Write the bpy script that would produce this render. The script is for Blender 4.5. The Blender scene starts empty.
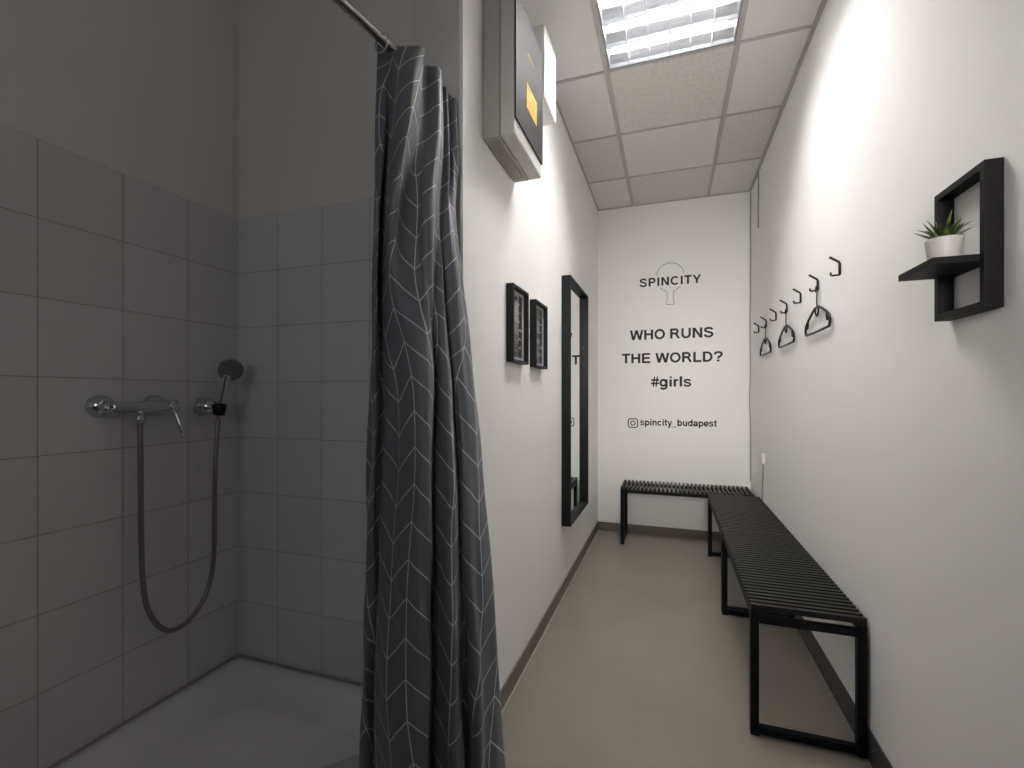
import bpy, bmesh, math, random
from mathutils import Vector, Matrix
random.seed(4)
sc = bpy.context.scene
C = sc.collection
PI = math.pi

# ------------------------------------------------------------------ camera, world, exposure
YAW, ZC = 0.328, 1.18
cam = bpy.data.cameras.new('camera'); cam_o = bpy.data.objects.new('camera', cam); C.objects.link(cam_o)
cam.sensor_fit = 'HORIZONTAL'; cam.sensor_width = 36.0
cam.lens = 463.85 * 36.0 / 1024.0
cam.shift_y = 11.7 / 1024.0
cam.clip_start = 0.02; cam.clip_end = 50
cam_o.location = (0, 0, ZC); cam_o.rotation_euler = (PI / 2, 0, YAW)
sc.camera = cam_o
w = bpy.data.worlds.new('world'); sc.world = w; w.use_nodes = True
w.node_tree.nodes['Background'].inputs[0].default_value = (0.5, 0.5, 0.52, 1)
w.node_tree.nodes['Background'].inputs[1].default_value = 0.05
sc.view_settings.view_transform = 'Standard'; sc.view_settings.look = 'None'
sc.view_settings.gamma = 1.0; sc.view_settings.use_curve_mapping = False
sc.view_settings.exposure = 1.74
TUBE_POWER = 38.0
# two fill lights added behind the photographer to brighten corridor and shower
for nm_, (lx_, lz_, w_, h_, en_, sp_, rx_, col_) in {
        'corridor_fill_light': (0.20, 1.80, 0.5, 0.9, 1.35, 36, -3, (1.0, 0.96, 0.91)),
        'shower_fill_light': (-0.42, 1.75, 1.2, 1.0, 0.56, 100, -2, (0.93, 0.95, 1.0))}.items():
    dl = bpy.data.lights.new(nm_, 'AREA'); dl.shape = 'RECTANGLE'; dl.size = w_; dl.size_y = h_
    dl.energy = en_; dl.spread = math.radians(sp_); dl.color = col_
    dlo = bpy.data.objects.new(nm_, dl); C.objects.link(dlo)
    dlo.location = (lx_, -1.29, lz_); dlo.rotation_euler = (PI / 2 + math.radians(rx_), 0, 0)

# ------------------------------------------------------------------ room numbers
XL, XR, YB, H = -0.602, 0.614, 4.12, 2.812        # corridor walls, far wall, ceiling
SX, SY = -1.5615, 1.3407                          # shower corner
YF = -1.30                                        # wall behind the photographer
TW, TH, TZ0 = 0.1989, 0.2067, 0.196               # wall tile module

# ------------------------------------------------------------------ materials
def nodes(m): return m.node_tree.nodes, m.node_tree.links
def mat(name, col, rough=0.5, metal=0.0, spec=0.5, noise=0.0, nscale=20.0, bump=0.0, bscale=60.0, coat=0.0, emit=None, estr=0.0, trans=0.0, alpha=1.0):
    m = bpy.data.materials.new(name); m.use_nodes = True
    N, L = nodes(m); b = N['Principled BSDF']
    b.inputs['Base Color'].default_value = (*col, 1); b.inputs['Roughness'].default_value = rough
    b.inputs['Metallic'].default_value = metal; b.inputs['Specular IOR Level'].default_value = spec
    b.inputs['Coat Weight'].default_value = coat
    b.inputs['Transmission Weight'].default_value = trans
    if emit: b.inputs['Emission Color'].default_value = (*emit, 1); b.inputs['Emission Strength'].default_value = estr
    tc = N.new('ShaderNodeTexCoord')
    if noise > 0:
        n = N.new('ShaderNodeTexNoise'); n.inputs['Scale'].default_value = nscale; n.inputs['Detail'].default_value = 4
        L.new(tc.outputs['Object'], n.inputs['Vector'])
        mx = N.new('ShaderNodeMix'); mx.data_type = 'RGBA'
        mx.inputs[6].default_value = (*[max(0, c * (1 - noise)) for c in col], 1)
        mx.inputs[7].default_value = (*[min(1, c * (1 + noise)) for c in col], 1)
        L.new(n.outputs['Fac'], mx.inputs[0]); L.new(mx.outputs[2], b.inputs['Base Color'])
    if bump > 0:
        n2 = N.new('ShaderNodeTexNoise'); n2.inputs['Scale'].default_value = bscale; n2.inputs['Detail'].default_value = 5
        L.new(tc.outputs['Object'], n2.inputs['Vector'])
        bp = N.new('ShaderNodeBump'); bp.inputs['Strength'].default_value = bump; bp.inputs['Distance'].default_value = 0.002
        L.new(n2.outputs['Fac'], bp.inputs['Height']); L.new(bp.outputs[0], b.inputs['Normal'])
    return m

def mth(N, L, op, a, b=None, c=None):
    n = N.new('ShaderNodeMath'); n.operation = op
    for i, v in enumerate((a, b, c)):
        if v is None: continue
        if hasattr(v, 'links') or hasattr(v, 'is_output'): L.new(v, n.inputs[i])
        else: n.inputs[i].default_value = v
    return n.outputs[0]

def tile_mat(name, axis, off):
    """glazed square tiles with thin grout; axis 0: runs along x, 1: runs along y"""
    m = bpy.data.materials.new(name); m.use_nodes = True
    N, L = nodes(m); b = N['Principled BSDF']
    tc = N.new('ShaderNodeTexCoord'); sp = N.new('ShaderNodeSeparateXYZ'); L.new(tc.outputs['Object'], sp.inputs[0])
    u = mth(N, L, 'DIVIDE', mth(N, L, 'SUBTRACT', sp.outputs[axis], off), TW)
    v = mth(N, L, 'DIVIDE', mth(N, L, 'SUBTRACT', sp.outputs[2], TZ0), TH)
    du = mth(N, L, 'MULTIPLY', mth(N, L, 'PINGPONG', u, 0.5), TW)
    dv = mth(N, L, 'MULTIPLY', mth(N, L, 'PINGPONG', v, 0.5), TH)
    dmin = mth(N, L, 'MINIMUM', du, dv)
    mr = N.new('ShaderNodeMapRange'); mr.interpolation_type = 'SMOOTHSTEP'
    mr.inputs['From Min'].default_value = 0.0006; mr.inputs['From Max'].default_value = 0.0022
    L.new(dmin, mr.inputs['Value'])
    cv = N.new('ShaderNodeCombineXYZ'); L.new(mth(N, L, 'FLOOR', u), cv.inputs[0]); L.new(mth(N, L, 'FLOOR', v), cv.inputs[1])
    wn = N.new('ShaderNodeTexWhiteNoise'); L.new(cv.outputs[0], wn.inputs['Vector'])
    t = N.new('ShaderNodeMix'); t.data_type = 'RGBA'
    t.inputs[6].default_value = (0.595, 0.585, 0.59, 1); t.inputs[7].default_value = (0.65, 0.64, 0.648, 1)
    L.new(wn.outputs['Value'], t.inputs[0])
    g = N.new('ShaderNodeMix'); g.data_type = 'RGBA'; g.inputs[6].default_value = (0.36, 0.325, 0.31, 1)
    L.new(mr.outputs[0], g.inputs[0]); L.new(t.outputs[2], g.inputs[7]); L.new(g.outputs[2], b.inputs['Base Color'])
    b.inputs['Roughness'].default_value = 0.28
    nn = N.new('ShaderNodeTexNoise'); nn.inputs['Scale'].default_value = 9; L.new(tc.outputs['Object'], nn.inputs['Vector'])
    hh = mth(N, L, 'ADD', mr.outputs[0], mth(N, L, 'MULTIPLY', nn.outputs['Fac'], 0.5))
    bp = N.new('ShaderNodeBump'); bp.inputs['Strength'].default_value = 0.35; bp.inputs['Distance'].default_value = 0.0015
    L.new(hh, bp.inputs['Height']); L.new(bp.outputs[0], b.inputs['Normal'])
    return m

def floor_mat():
    m = bpy.data.materials.new('resin_floor'); m.use_nodes = True
    N, L = nodes(m); b = N['Principled BSDF']; tc = N.new('ShaderNodeTexCoord')
    n = N.new('ShaderNodeTexNoise'); n.inputs['Scale'].default_value = 3.0; n.inputs['Detail'].default_value = 6
    L.new(tc.outputs['Object'], n.inputs['Vector'])
    cr = N.new('ShaderNodeValToRGB')
    cr.color_ramp.elements[0].position = 0.3; cr.color_ramp.elements[0].color = (0.255, 0.227, 0.195, 1)
    cr.color_ramp.elements[1].position = 0.75; cr.color_ramp.elements[1].color = (0.30, 0.268, 0.232, 1)
    L.new(n.outputs['Fac'], cr.inputs[0])
    # small pale scuffs
    v = N.new('ShaderNodeTexVoronoi'); v.inputs['Scale'].default_value = 5.5; L.new(tc.outputs['Object'], v.inputs['Vector'])
    mr = N.new('ShaderNodeMapRange'); mr.inputs['From Min'].default_value = 0.035; mr.inputs['From Max'].default_value = 0.02
    L.new(v.outputs['Distance'], mr.inputs['Value'])
    n3 = N.new('ShaderNodeTexNoise'); n3.inputs['Scale'].default_value = 1.7; L.new(tc.outputs['Object'], n3.inputs['Vector'])
    fac = mth(N, L, 'MULTIPLY', mr.outputs[0], mth(N, L, 'GREATER_THAN', n3.outputs['Fac'], 0.56))
    mx = N.new('ShaderNodeMix'); mx.data_type = 'RGBA'; mx.inputs[7].default_value = (0.36, 0.33, 0.29, 1)
    L.new(mth(N, L, 'MULTIPLY', fac, 0.5), mx.inputs[0]); L.new(cr.outputs[0], mx.inputs[6]); L.new(mx.outputs[2], b.inputs['Base Color'])
    r = N.new('ShaderNodeMapRange'); r.inputs['To Min'].default_value = 0.30; r.inputs['To Max'].default_value = 0.44
    L.new(n.outputs['Fac'], r.inputs['Value']); L.new(r.outputs[0], b.inputs['Roughness'])
    n2 = N.new('ShaderNodeTexNoise'); n2.inputs['Scale'].default_value = 14; L.new(tc.outputs['Object'], n2.inputs['Vector'])
    bp = N.new('ShaderNodeBump'); bp.inputs['Strength'].default_value = 0.15; bp.inputs['Distance'].default_value = 0.003
    L.new(n2.outputs['Fac'], bp.inputs['Height']); L.new(bp.outputs[0], b.inputs['Normal'])
    return m

def fissured_mat():
    m = mat('fissured_ceiling_tile', (0.62, 0.60, 0.57), 0.9, bump=0.5, bscale=90)
    N, L = nodes(m); b = N['Principled BSDF']; tc = N.new('ShaderNodeTexCoord')
    n = N.new('ShaderNodeTexNoise'); n.inputs['Scale'].default_value = 55; n.inputs['Detail'].default_value = 3
    L.new(tc.outputs['Object'], n.inputs['Vector'])
    cr = N.new('ShaderNodeValToRGB'); cr.color_ramp.elements[0].position = 0.36; cr.color_ramp.elements[0].color = (0.64, 0.62, 0.59, 1)
    cr.color_ramp.elements[1].position = 0.46; cr.color_ramp.elements[1].color = (0.74, 0.72, 0.69, 1)
    L.new(n.outputs['Fac'], cr.inputs[0]); L.new(cr.outputs[0], b.inputs['Base Color'])
    return m

STRIP, VPER, RISE = 0.070, 0.083, 0.066
def curtain_mat():
    m = bpy.data.materials.new('chevron_curtain_fabric'); m.use_nodes = True
    N, L = nodes(m); b = N['Principled BSDF']
    uv = N.new('ShaderNodeUVMap'); uv.uv_map = 'cloth'; sp = N.new('ShaderNodeSeparateXYZ'); L.new(uv.outputs[0], sp.inputs[0])
    u, v = sp.outputs[0], sp.outputs[1]
    su = mth(N, L, 'DIVIDE', u, STRIP)
    dl = mth(N, L, 'MULTIPLY', mth(N, L, 'PINGPONG', su, 0.5), STRIP)            # distance to strip edge
    zig = mth(N, L, 'MULTIPLY', mth(N, L, 'PINGPONG', su, 1.0), RISE)
    vv = mth(N, L, 'DIVIDE', mth(N, L, 'SUBTRACT', v, zig), VPER)
    dz = mth(N, L, 'MULTIPLY', mth(N, L, 'PINGPONG', vv, 0.5), VPER * 0.74)
    d = mth(N, L, 'MINIMUM', dl, dz)
    mr = N.new('ShaderNodeMapRange'); mr.inputs['From Min'].default_value = 0.0004; mr.inputs['From Max'].default_value = 0.0016
    L.new(d, mr.inputs['Value'])
    mx = N.new('ShaderNodeMix'); mx.data_type = 'RGBA'
    mx.inputs[6].default_value = (0.62, 0.62, 0.625, 1); mx.inputs[7].default_value = (0.115, 0.122, 0.138, 1)
    L.new(mr.outputs[0], mx.inputs[0]); L.new(mx.outputs[2], b.inputs['Base Color'])
    b.inputs['Roughness'].default_value = 0.55; b.inputs['Sheen Weight'].default_value = 0.15
    tc = N.new('ShaderNodeTexCoord'); n = N.new('ShaderNodeTexNoise'); n.inputs['Scale'].default_value = 9; n.inputs['Detail'].default_value = 3
    L.new(tc.outputs['Object'], n.inputs['Vector'])
    bp = N.new('ShaderNodeBump'); bp.inputs['Strength'].default_value = 0.5; bp.inputs['Distance'].default_value = 0.012
    L.new(n.outputs['Fac'], bp.inputs['Height']); L.new(bp.outputs[0], b.inputs['Normal'])
    return m

M = dict(
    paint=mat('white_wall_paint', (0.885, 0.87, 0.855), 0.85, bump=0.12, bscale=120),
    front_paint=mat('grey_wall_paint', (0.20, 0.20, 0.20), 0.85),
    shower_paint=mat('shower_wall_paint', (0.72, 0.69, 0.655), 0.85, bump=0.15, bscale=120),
    tiles_y=tile_mat('glazed_tile_left', 1, SY), tiles_x=tile_mat('glazed_tile_back', 0, SX),
    floor=floor_mat(),
    ctile=mat('smooth_ceiling_tile', (0.80, 0.78, 0.755), 0.9, noise=0.02, nscale=3), cfiss=fissured_mat(),
    tbar=mat('ceiling_bar', (0.50, 0.48, 0.45), 0.6), pbar=mat('perimeter_bar', (0.48, 0.46, 0.43), 0.6),
    base=mat('skirting_taupe', (0.17, 0.145, 0.125), 0.5, noise=0.06, nscale=6), based=mat('skirting_charcoal', (0.07, 0.067, 0.07), 0.45),
    caulk=mat('sealant', (0.42, 0.39, 0.35), 0.5),
    black=mat('black_powder_coat', (0.0035, 0.0035, 0.004), 0.5, spec=0.25, bump=0.1, bscale=300),
    slat=mat('black_slat', (0.010, 0.0095, 0.0095), 0.45, spec=0.35, noise=0.15, nscale=40, bump=0.1),
    blackwood=mat('black_frame_wood', (0.0035, 0.003, 0.003), 0.55, spec=0.2, noise=0.2, nscale=30, bump=0.15, bscale=150),
    frame=mat('anthracite_frame', (0.0065, 0.0075, 0.008), 0.5, spec=0.25),
    mirror=mat('mirror_glass', (0.86, 0.88, 0.87), 0.01, metal=1.0),
    chrome=mat('chrome', (0.62, 0.62, 0.64), 0.12, metal=1.0), chromed=mat('brushed_steel', (0.72, 0.69, 0.65), 0.25, metal=1.0),
    hose=mat('steel_hose', (0.26, 0.235, 0.215), 0.38, metal=0.85),
    rubber=mat('dark_spray_face', (0.14, 0.14, 0.15), 0.55), blackp=mat('black_plastic', (0.006, 0.006, 0.007), 0.4, spec=0.3),
    tray=mat('white_acrylic', (0.80, 0.785, 0.80), 0.18, coat=0.4),
    whitepl=mat('white_plastic', (0.70, 0.68, 0.64), 0.45), whitemet=mat('white_metal', (0.80, 0.79, 0.77), 0.4),
    cabinet2=mat('cabinet_cover', (0.58, 0.56, 0.53), 0.5),
    cabinet=mat('cabinet_grey_white', (0.44, 0.42, 0.39), 0.5), recess=mat('cabinet_recess', (0.36, 0.31, 0.265), 0.6),
    panel=mat('smoked_panel', (0.042, 0.042, 0.045), 0.5, spec=0.2, noise=0.15, nscale=12),
    yellow=mat('yellow_sticker', (0.85, 0.48, 0.02), 0.5), red=mat('red_mark', (0.75, 0.10, 0.02), 0.5), ochre=mat('ochre_mark', (0.55, 0.33, 0.03), 0.5),
    pot=mat('white_ceramic', (0.48, 0.465, 0.44), 0.5, noise=0.05, nscale=60), soil=mat('soil', (0.03, 0.022, 0.015), 0.9),
    leaf=None, alu=mat('mirror_aluminium', (0.56, 0.575, 0.61), 0.30, metal=1.0), louv=mat('bright_blade', (0.62, 0.64, 0.68), 0.30, metal=1.0),
    housing=mat('lamp_housing', (0.25, 0.25, 0.26), 0.4), tube=mat('fluorescent_tube', (1, 1, 1), 0.5, emit=(1.0, 0.965, 0.915), estr=TUBE_POWER),
    ink=mat('black_vinyl_lettering', (0.015, 0.015, 0.015), 0.6), thin=mat('thin_dark_line', (0.06, 0.055, 0.05), 0.6),
    ringm=mat('clear_ring', (0.75, 0.75, 0.75), 0.15, trans=0.7), cable=mat('pale_cable', (0.34, 0.32, 0.30), 0.5),
    curtain=curtain_mat(),
)
def leaf_mat():
    m = mat('succulent_leaf', (0.05, 0.10, 0.03), 0.4); N, L = nodes(m); b = N['Principled BSDF']
    tc = N.new('ShaderNodeTexCoord'); n = N.new('ShaderNodeTexNoise'); n.inputs['Scale'].default_value = 40; L.new(tc.outputs['Object'], n.inputs['Vector'])
    cr = N.new('ShaderNodeValToRGB'); cr.color_ramp.elements[0].position = 0.4; cr.color_ramp.elements[0].color = (0.012, 0.028, 0.012, 1)
    cr.color_ramp.elements[1].position = 0.65; cr.color_ramp.elements[1].color = (0.13, 0.17, 0.03, 1)
    L.new(n.outputs['Fac'], cr.inputs[0]); L.new(cr.outputs[0], b.inputs['Base Color']); return m
M['leaf'] = leaf_mat()

# ------------------------------------------------------------------ object helpers
def wloc(o):
    v = Vector((0, 0, 0))
    while o: v += o.location; o = o.parent
    return v
def obj(name, bm, m, parent=None, origin=None, smooth=False, bevel=0.0, sub=0):
    """link a bmesh drawn in room coordinates as one object"""
    bmesh.ops.recalc_face_normals(bm, faces=bm.faces)
    me = bpy.data.meshes.new(name); bm.to_mesh(me); bm.free()
    o = bpy.data.objects.new(name, me); C.objects.link(o)
    for mm in (m if isinstance(m, (list, tuple)) else [m]): me.materials.append(mm)
    base = wloc(parent) if parent else Vector((0, 0, 0))
    org = Vector(origin) if origin else base
    me.transform(Matrix.Translation(-org)); o.location = org - base
    if parent: o.parent = parent
    if smooth:
        for p in me.polygons: p.use_smooth = True
    if bevel > 0:
        md = o.modifiers.new('bevel', 'BEVEL'); md.width = bevel; md.segments = 2; md.limit_method = 'ANGLE'
    return o
def tag(o, label, cat, group=None):
    o['label'] = label; o['category'] = cat
    if group: o['group'] = group
    return o
def thing(name, label, cat, loc, group=None):
    o = bpy.data.objects.new(name, None); C.objects.link(o); o.location = loc; o.empty_display_size = 0.05
    return tag(o, label, cat, group)
def struct(name, bm, m, parent=None, **k):
    o = obj(name, bm, m, parent, **k)
    if not parent: o['kind'] = 'structure'
    return o
def copy_tree(o, parent=None):
    c = o.copy(); C.objects.link(c); c.parent = parent
    for ch in list(o.children): copy_tree(ch, c)
    return c
def box(bm, x0, x1, y0, y1, z0, z1, mi=0):
    vs = [bm.verts.new(p) for p in ((x0, y0, z0), (x1, y0, z0), (x1, y1, z0), (x0, y1, z0), (x0, y0, z1), (x1, y0, z1), (x1, y1, z1), (x0, y1, z1))]
    for f in ((0, 3, 2, 1), (4, 5, 6, 7), (0, 1, 5, 4), (1, 2, 6, 5), (2, 3, 7, 6), (3, 0, 4, 7)):
        fc = bm.faces.new([vs[i] for i in f]); fc.material_index = mi
    return bm
def B(*a): return box(bmesh.new(), *a)
def frames(pts):
    pts = [Vector(p) for p in pts]; out = []; up = None
    for i, p in enumerate(pts):
        t = (pts[min(i + 1, len(pts) - 1)] - pts[max(i - 1, 0)]).normalized()
        if up is None:
            up = Vector((0, 0, 1)) if abs(t.z) < 0.9 else Vector((1, 0, 0))
        up = (up - t * up.dot(t)).normalized(); out.append((p, t, up, t.cross(up)))
    return out
def sweep(bm, pts, r, n=10, closed=False, ry=None):
    """tube with radius r (number or list), optional second radius ry"""
    fr = frames(pts); rings = []
    for i, (p, t, a, b) in enumerate(fr):
        if closed:
            q = [Vector(x) for x in pts]; t = (q[(i + 1) % len(q)] - q[i - 1]).normalized(); a = (a - t * a.dot(t)).normalized(); b = t.cross(a)
        rr = r[i] if isinstance(r, (list, tuple)) else r; r2 = rr if ry is None else ry
        rings.append([bm.verts.new(p + a * rr * math.cos(2 * PI * k / n) + b * r2 * math.sin(2 * PI * k / n)) for k in range(n)])
    m = len(rings)
    for i in range(m if closed else m - 1):
        A, Bq = rings[i], rings[(i + 1) % m]
        for k in range(n): bm.faces.new((A[k], A[(k + 1) % n], Bq[(k + 1) % n], Bq[k]))
    if not closed:
        bm.faces.new(rings[0][::-1]); bm.faces.new(rings[-1])
    return bm
def T(pts, r, n=10, **k): return sweep(bmesh.new(), pts, r, n, **k)
def lathe(bm, c, axis, prof, n=24):
    """prof: (distance along axis, radius)"""
    c = Vector(c); ax = Vector(axis).normalized(); a = ax.orthogonal().normalized(); b = ax.cross(a); rings = []
    for d, r in prof:
        r = max(r, 1e-5); rings.append([bm.verts.new(c + ax * d + (a * math.cos(2 * PI * k / n) + b * math.sin(2 * PI * k / n)) * r) for k in range(n)])
    for A, Bq in zip(rings, rings[1:]):
        for k in range(n): bm.faces.new((A[k], A[(k + 1) % n], Bq[(k + 1) % n], Bq[k]))
    bm.faces.new(rings[0][::-1]); bm.faces.new(rings[-1]); return bm
def catmull(P, n=8):
    P = [Vector(p) for p in P]; out = []
    for i in range(len(P) - 1):
        a, b, c, d = P[max(i - 1, 0)], P[i], P[i + 1], P[min(i + 2, len(P) - 1)]
        for k in range(n):
            t = k / n; out.append(0.5 * ((2 * b) + (c - a) * t + (2 * a - 5 * b + 4 * c - d) * t * t + (3 * b - a - 3 * c + d) * t ** 3))
    out.append(P[-1]); return out

# ------------------------------------------------------------------ the setting
struct('floor', B(SX - 0.1, XR + 0.1, YF - 0.1, YB + 0.1, -0.05, 0), M['floor'])
struct('wall_right', B(XR, XR + 0.1, YF - 0.1, YB + 0.1, 0, H + 0.16), M['paint'])
struct('wall_back', B(XL - 0.2, XR, YB, YB + 0.1, 0, H + 0.16), M['paint'])
bm = bmesh.new()                                  # solid partition: corridor face on the right, a short return at its near end
vs = [(-0.80, SY), (XL - 0.012, 1.300), (XL - 0.0, 1.300), (XL, YB), (-0.80, YB)]
lo = [bm.verts.new((x, y, 0)) for x, y in vs]; hi = [bm.verts.new((x, y, H + 0.16)) for x, y in vs]
bm.faces.new(lo[::-1]); bm.faces.new(hi)
for i in range(5):
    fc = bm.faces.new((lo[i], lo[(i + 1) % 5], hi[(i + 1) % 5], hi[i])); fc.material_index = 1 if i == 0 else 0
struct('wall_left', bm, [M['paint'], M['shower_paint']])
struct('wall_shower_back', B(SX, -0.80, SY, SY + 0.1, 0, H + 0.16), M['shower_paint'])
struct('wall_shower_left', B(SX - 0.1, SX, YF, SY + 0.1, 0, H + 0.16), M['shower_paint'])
b = bmesh.new(); box(b, SX - 0.1, -1.40, YF - 0.1, YF, 0, H + 0.16); box(b, 0.50, XR, YF - 0.1, YF, 0, H + 0.16)
box(b, -1.40, 0.50, YF - 0.1, YF, 0, 1.19); box(b, -1.40, 0.50, YF - 0.1, YF, 2.31, H + 0.16)
struct('wall_front', b, M['front_paint'])
b = bmesh.new()
for a_ in ((-1.40, -1.36, 1.19, 2.31), (0.46, 0.50, 1.19, 2.31), (-1.36, 0.46, 1.19, 1.23), (-1.36, 0.46, 2.27, 2.31), (-0.42, -0.38, 1.23, 2.27)): box(b, a_[0], a_[1], YF - 0.07, YF - 0.03, a_[2], a_[3])
struct('added_window_1', b, M['whitepl'])  # made-up window and opening, added to go with the fill lights
struct('wall_tiles_left', B(SX, SX + 0.006, YF + 0.45, SY - 0.0005, 0.15, 1.849), M['tiles_y'])
struct('wall_tiles_back', B(SX + 0.0062, -0.80, SY - 0.006, SY, 0.15, 1.849), M['tiles_x'])
# shallow wedge that carries tiling and plaster up to the corridor corner
def wedge(z0, z1, m, name, off):
    b = bmesh.new(); vs = [(-0.80, SY - off), (XL - 0.004, 1.2985 - off), (XL - 0.004, 1.2995), (-0.80, SY)]
    lo = [b.verts.new((x, y, z0)) for x, y in vs]; hi = [b.verts.new((x, y, z1)) for x, y in vs]
    b.faces.new(lo[::-1]); b.faces.new(hi)
    for i in range(4): b.faces.new((lo[i], lo[(i + 1) % 4], hi[(i + 1) % 4], hi[i]))
    struct(name, b, m)
wedge(0.15, 1.849, M['tiles_x'], 'wall_tiles_return', 0.006)

# suspended ceiling: tiles cell by cell, bars between them
GX, GY, Sx = -0.302, 2.371, 0.6
xs = [SX - 0.1, GX - 1.2, GX - 0.6, GX, GX + 0.6, XR + 0.1]
ys = [GY + 0.6 * k for k in range(-7, 4)]; ys = [YF - 0.1] + [y for y in ys if YF < y < YB] + [YB + 0.1]
bm = bmesh.new(); fiss = {(3, 2), (3, 4), (2, 3), (4, 3)}
for i in range(len(xs) - 1):
    for j in range(len(ys) - 1):
        row = round((ys[j] - GY) / 0.6) + 2      # 2: the row just beyond the lamp
        lampcell = (i == 3 and abs(ys[j] - (GY - 0.6)) < 0.01)
        if lampcell: continue
        box(bm, xs[i], xs[i + 1], ys[j], ys[j + 1], H + 0.006, H + 0.02, 1 if (i, row) in fiss else 0)
box(bm, SX - 0.1, XR + 0.1, YF - 0.1, YB + 0.1, H + 0.14, H + 0.16)
struct('ceiling', bm, [M['ctile'], M['cfiss']])
bm = bmesh.new()
for x in xs[1:-1]: box(bm, x - 0.012, x + 0.012, YF, YB, H, H + 0.008)
for y in ys[1:-1]:
    cuts = [SX] + xs[1:-1] + [XR]
    for a, b in zip(cuts, cuts[1:]): box(bm, a + 0.012, b - 0.012, y - 0.008, y + 0.008, H + 0.001, H + 0.008)
struct('trim_1', bm, M['tbar'])
bm = bmesh.new(); box(bm, XR - 0.018, XR - 0.0005, YF, YB, H - 0.002, H + 0.006); box(bm, XL + 0.0005, XL + 0.012, 1.30, YB, H - 0.002, H + 0.006)
box(bm, XL, XR, YB - 0.008, YB - 0.0005, H - 0.002, H + 0.006); struct('trim_2', bm, M['pbar'])
# skirting
struct('baseboard_left', B(XL, XL + 0.008, 1.301, YB, 0, 0.075), M['base'])
struct('baseboard_back', B(XL + 0.008, XR - 0.008, YB - 0.008, YB, 0, 0.072), M['base'])
struct('baseboard_right', B(XR - 0.005, XR, YF, YB, 0, 0.100), M['based'])
bm = bmesh.new(); box(bm, XL + 0.008, XL + 0.014, 1.301, YB - 0.008, 0, 0.003); struct('trim_3', bm, M['caulk'])

# ------------------------------------------------------------------ shower tray on its tiled plinth
tx0, tx1, ty0, ty1 = SX + 0.007, -0.70, 0.43, SY - 0.007
lamp_t = thing('shower_tray', 'white acrylic shower tray with rounded basin under the hand shower', 'shower tray', ((tx0 + tx1) / 2, (ty0 + ty1) / 2, 0))
def rrect(x0, x1, y0, y1, r, n=6):
    out = []
    for cx, cy, a0 in ((x1 - r, y1 - r, 0), (x0 + r, y1 - r, PI / 2), (x0 + r, y0 + r, PI), (x1 - r, y0 + r, 1.5 * PI)):
        for k in range(n + 1): a = a0 + PI / 2 * k / n; out.append((cx + r * math.cos(a), cy + r * math.sin(a)))
    return out
bm = bmesh.new(); loops = []
for ins, r, z in ((0, .004, .12), (0, .004, .190), (.003, .006, .196), (.030, .03, .196), (.040, .05, .190), (.058, .07, .160), (.085, .09, .130), (.13, .11, .118), (.25, .12, .112)):
    loops.append([bm.verts.new((x, y, z)) for x, y in rrect(tx0 + ins, tx1 - ins, ty0 + ins, ty1 - ins, r)])
for A, Bq in zip(loops, loops[1:]):
    n = len(A)
    for k in range(n): bm.faces.new((A[k], A[(k + 1) % n], Bq[(k + 1) % n], Bq[k]))
bm.faces.new(loops[0][::-1]); bm.faces.new(loops[-1])
obj('basin', bm, M['tray'], lamp_t, smooth=True)
obj('plinth', B(tx0, tx1 - 0.01, ty0 + 0.01, ty1, 0, 0.1199), M['tray'], lamp_t)
obj('drain', lathe(bmesh.new(), ((tx0 + tx1) / 2, (ty0 + ty1) / 2, 0.1125), (0, 0, 1), [(0, .042), (.003, .042), (.004, .03), (.004, .0)]), M['chrome'], lamp_t, smooth=True)
obj('sealant_bead', T([(SX + .010, ty0, .198), (SX + .010, SY - .010, .198), (tx1, SY - .010, .198)], .0028, 6), M['caulk'], lamp_t)

# ------------------------------------------------------------------ mixer, hose, hand shower
MX = -1.500
mix = thing('shower_mixer', 'chrome wall mounted shower mixer with lever handle on the tiled shower wall', 'tap', (SX + 0.006, 0.93, 1.155))
for y in (0.880, 1.028):
    obj('wall_flange', lathe(bmesh.new(), (SX + .0055, y, 1.150), (1, 0, 0), [(0, .033), (.008, .0335), (.022, .030), (.032, .022), (.036, .016)], 28), M['chrome'], mix, smooth=True)
    obj('wall_connector', lathe(bmesh.new(), (SX + .034, y, 1.150), (1, 0, 0), [(0, .0145), (.03, .0145)], 20), M['chrome'], mix, smooth=True)
obj('body', lathe(bmesh.new(), (MX, .856, 1.146), (0, 1, 0), [(0, .008), (.003, .014), (.010, .0165), (.035, .0165), (.055, .0155), (.090, .0155), (.115, .020), (.170, .0215), (.174, .020)], 28), M['chrome'], mix, smooth=True)
obj('outlet', lathe(bmesh.new(), (MX, .955, 1.138), (0, 0, -1), [(0, .013), (.012, .013), (.014, .0105), (.022, .0105), (.024, .012), (.040, .0115)], 20), M['chrome'], mix, smooth=True)
obj('cartridge_cap', lathe(bmesh.new(), (MX, 1.030, 1.146), (0, 1, 0), [(0, .019), (.004, .022), (.028, .0215), (.034, .015), (.036, .004)], 28), M['chrome'], mix, smooth=True)
lv = T([(MX + .010, 1.046, 1.142), (MX + .020, 1.050, 1.118), (MX + .030, 1.054, 1.090), (MX + .040, 1.058, 1.050)], [.0075, .0065, .006, .0065], 12)
obj('lever', lv, M['chrome'], mix, smooth=True)

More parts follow.
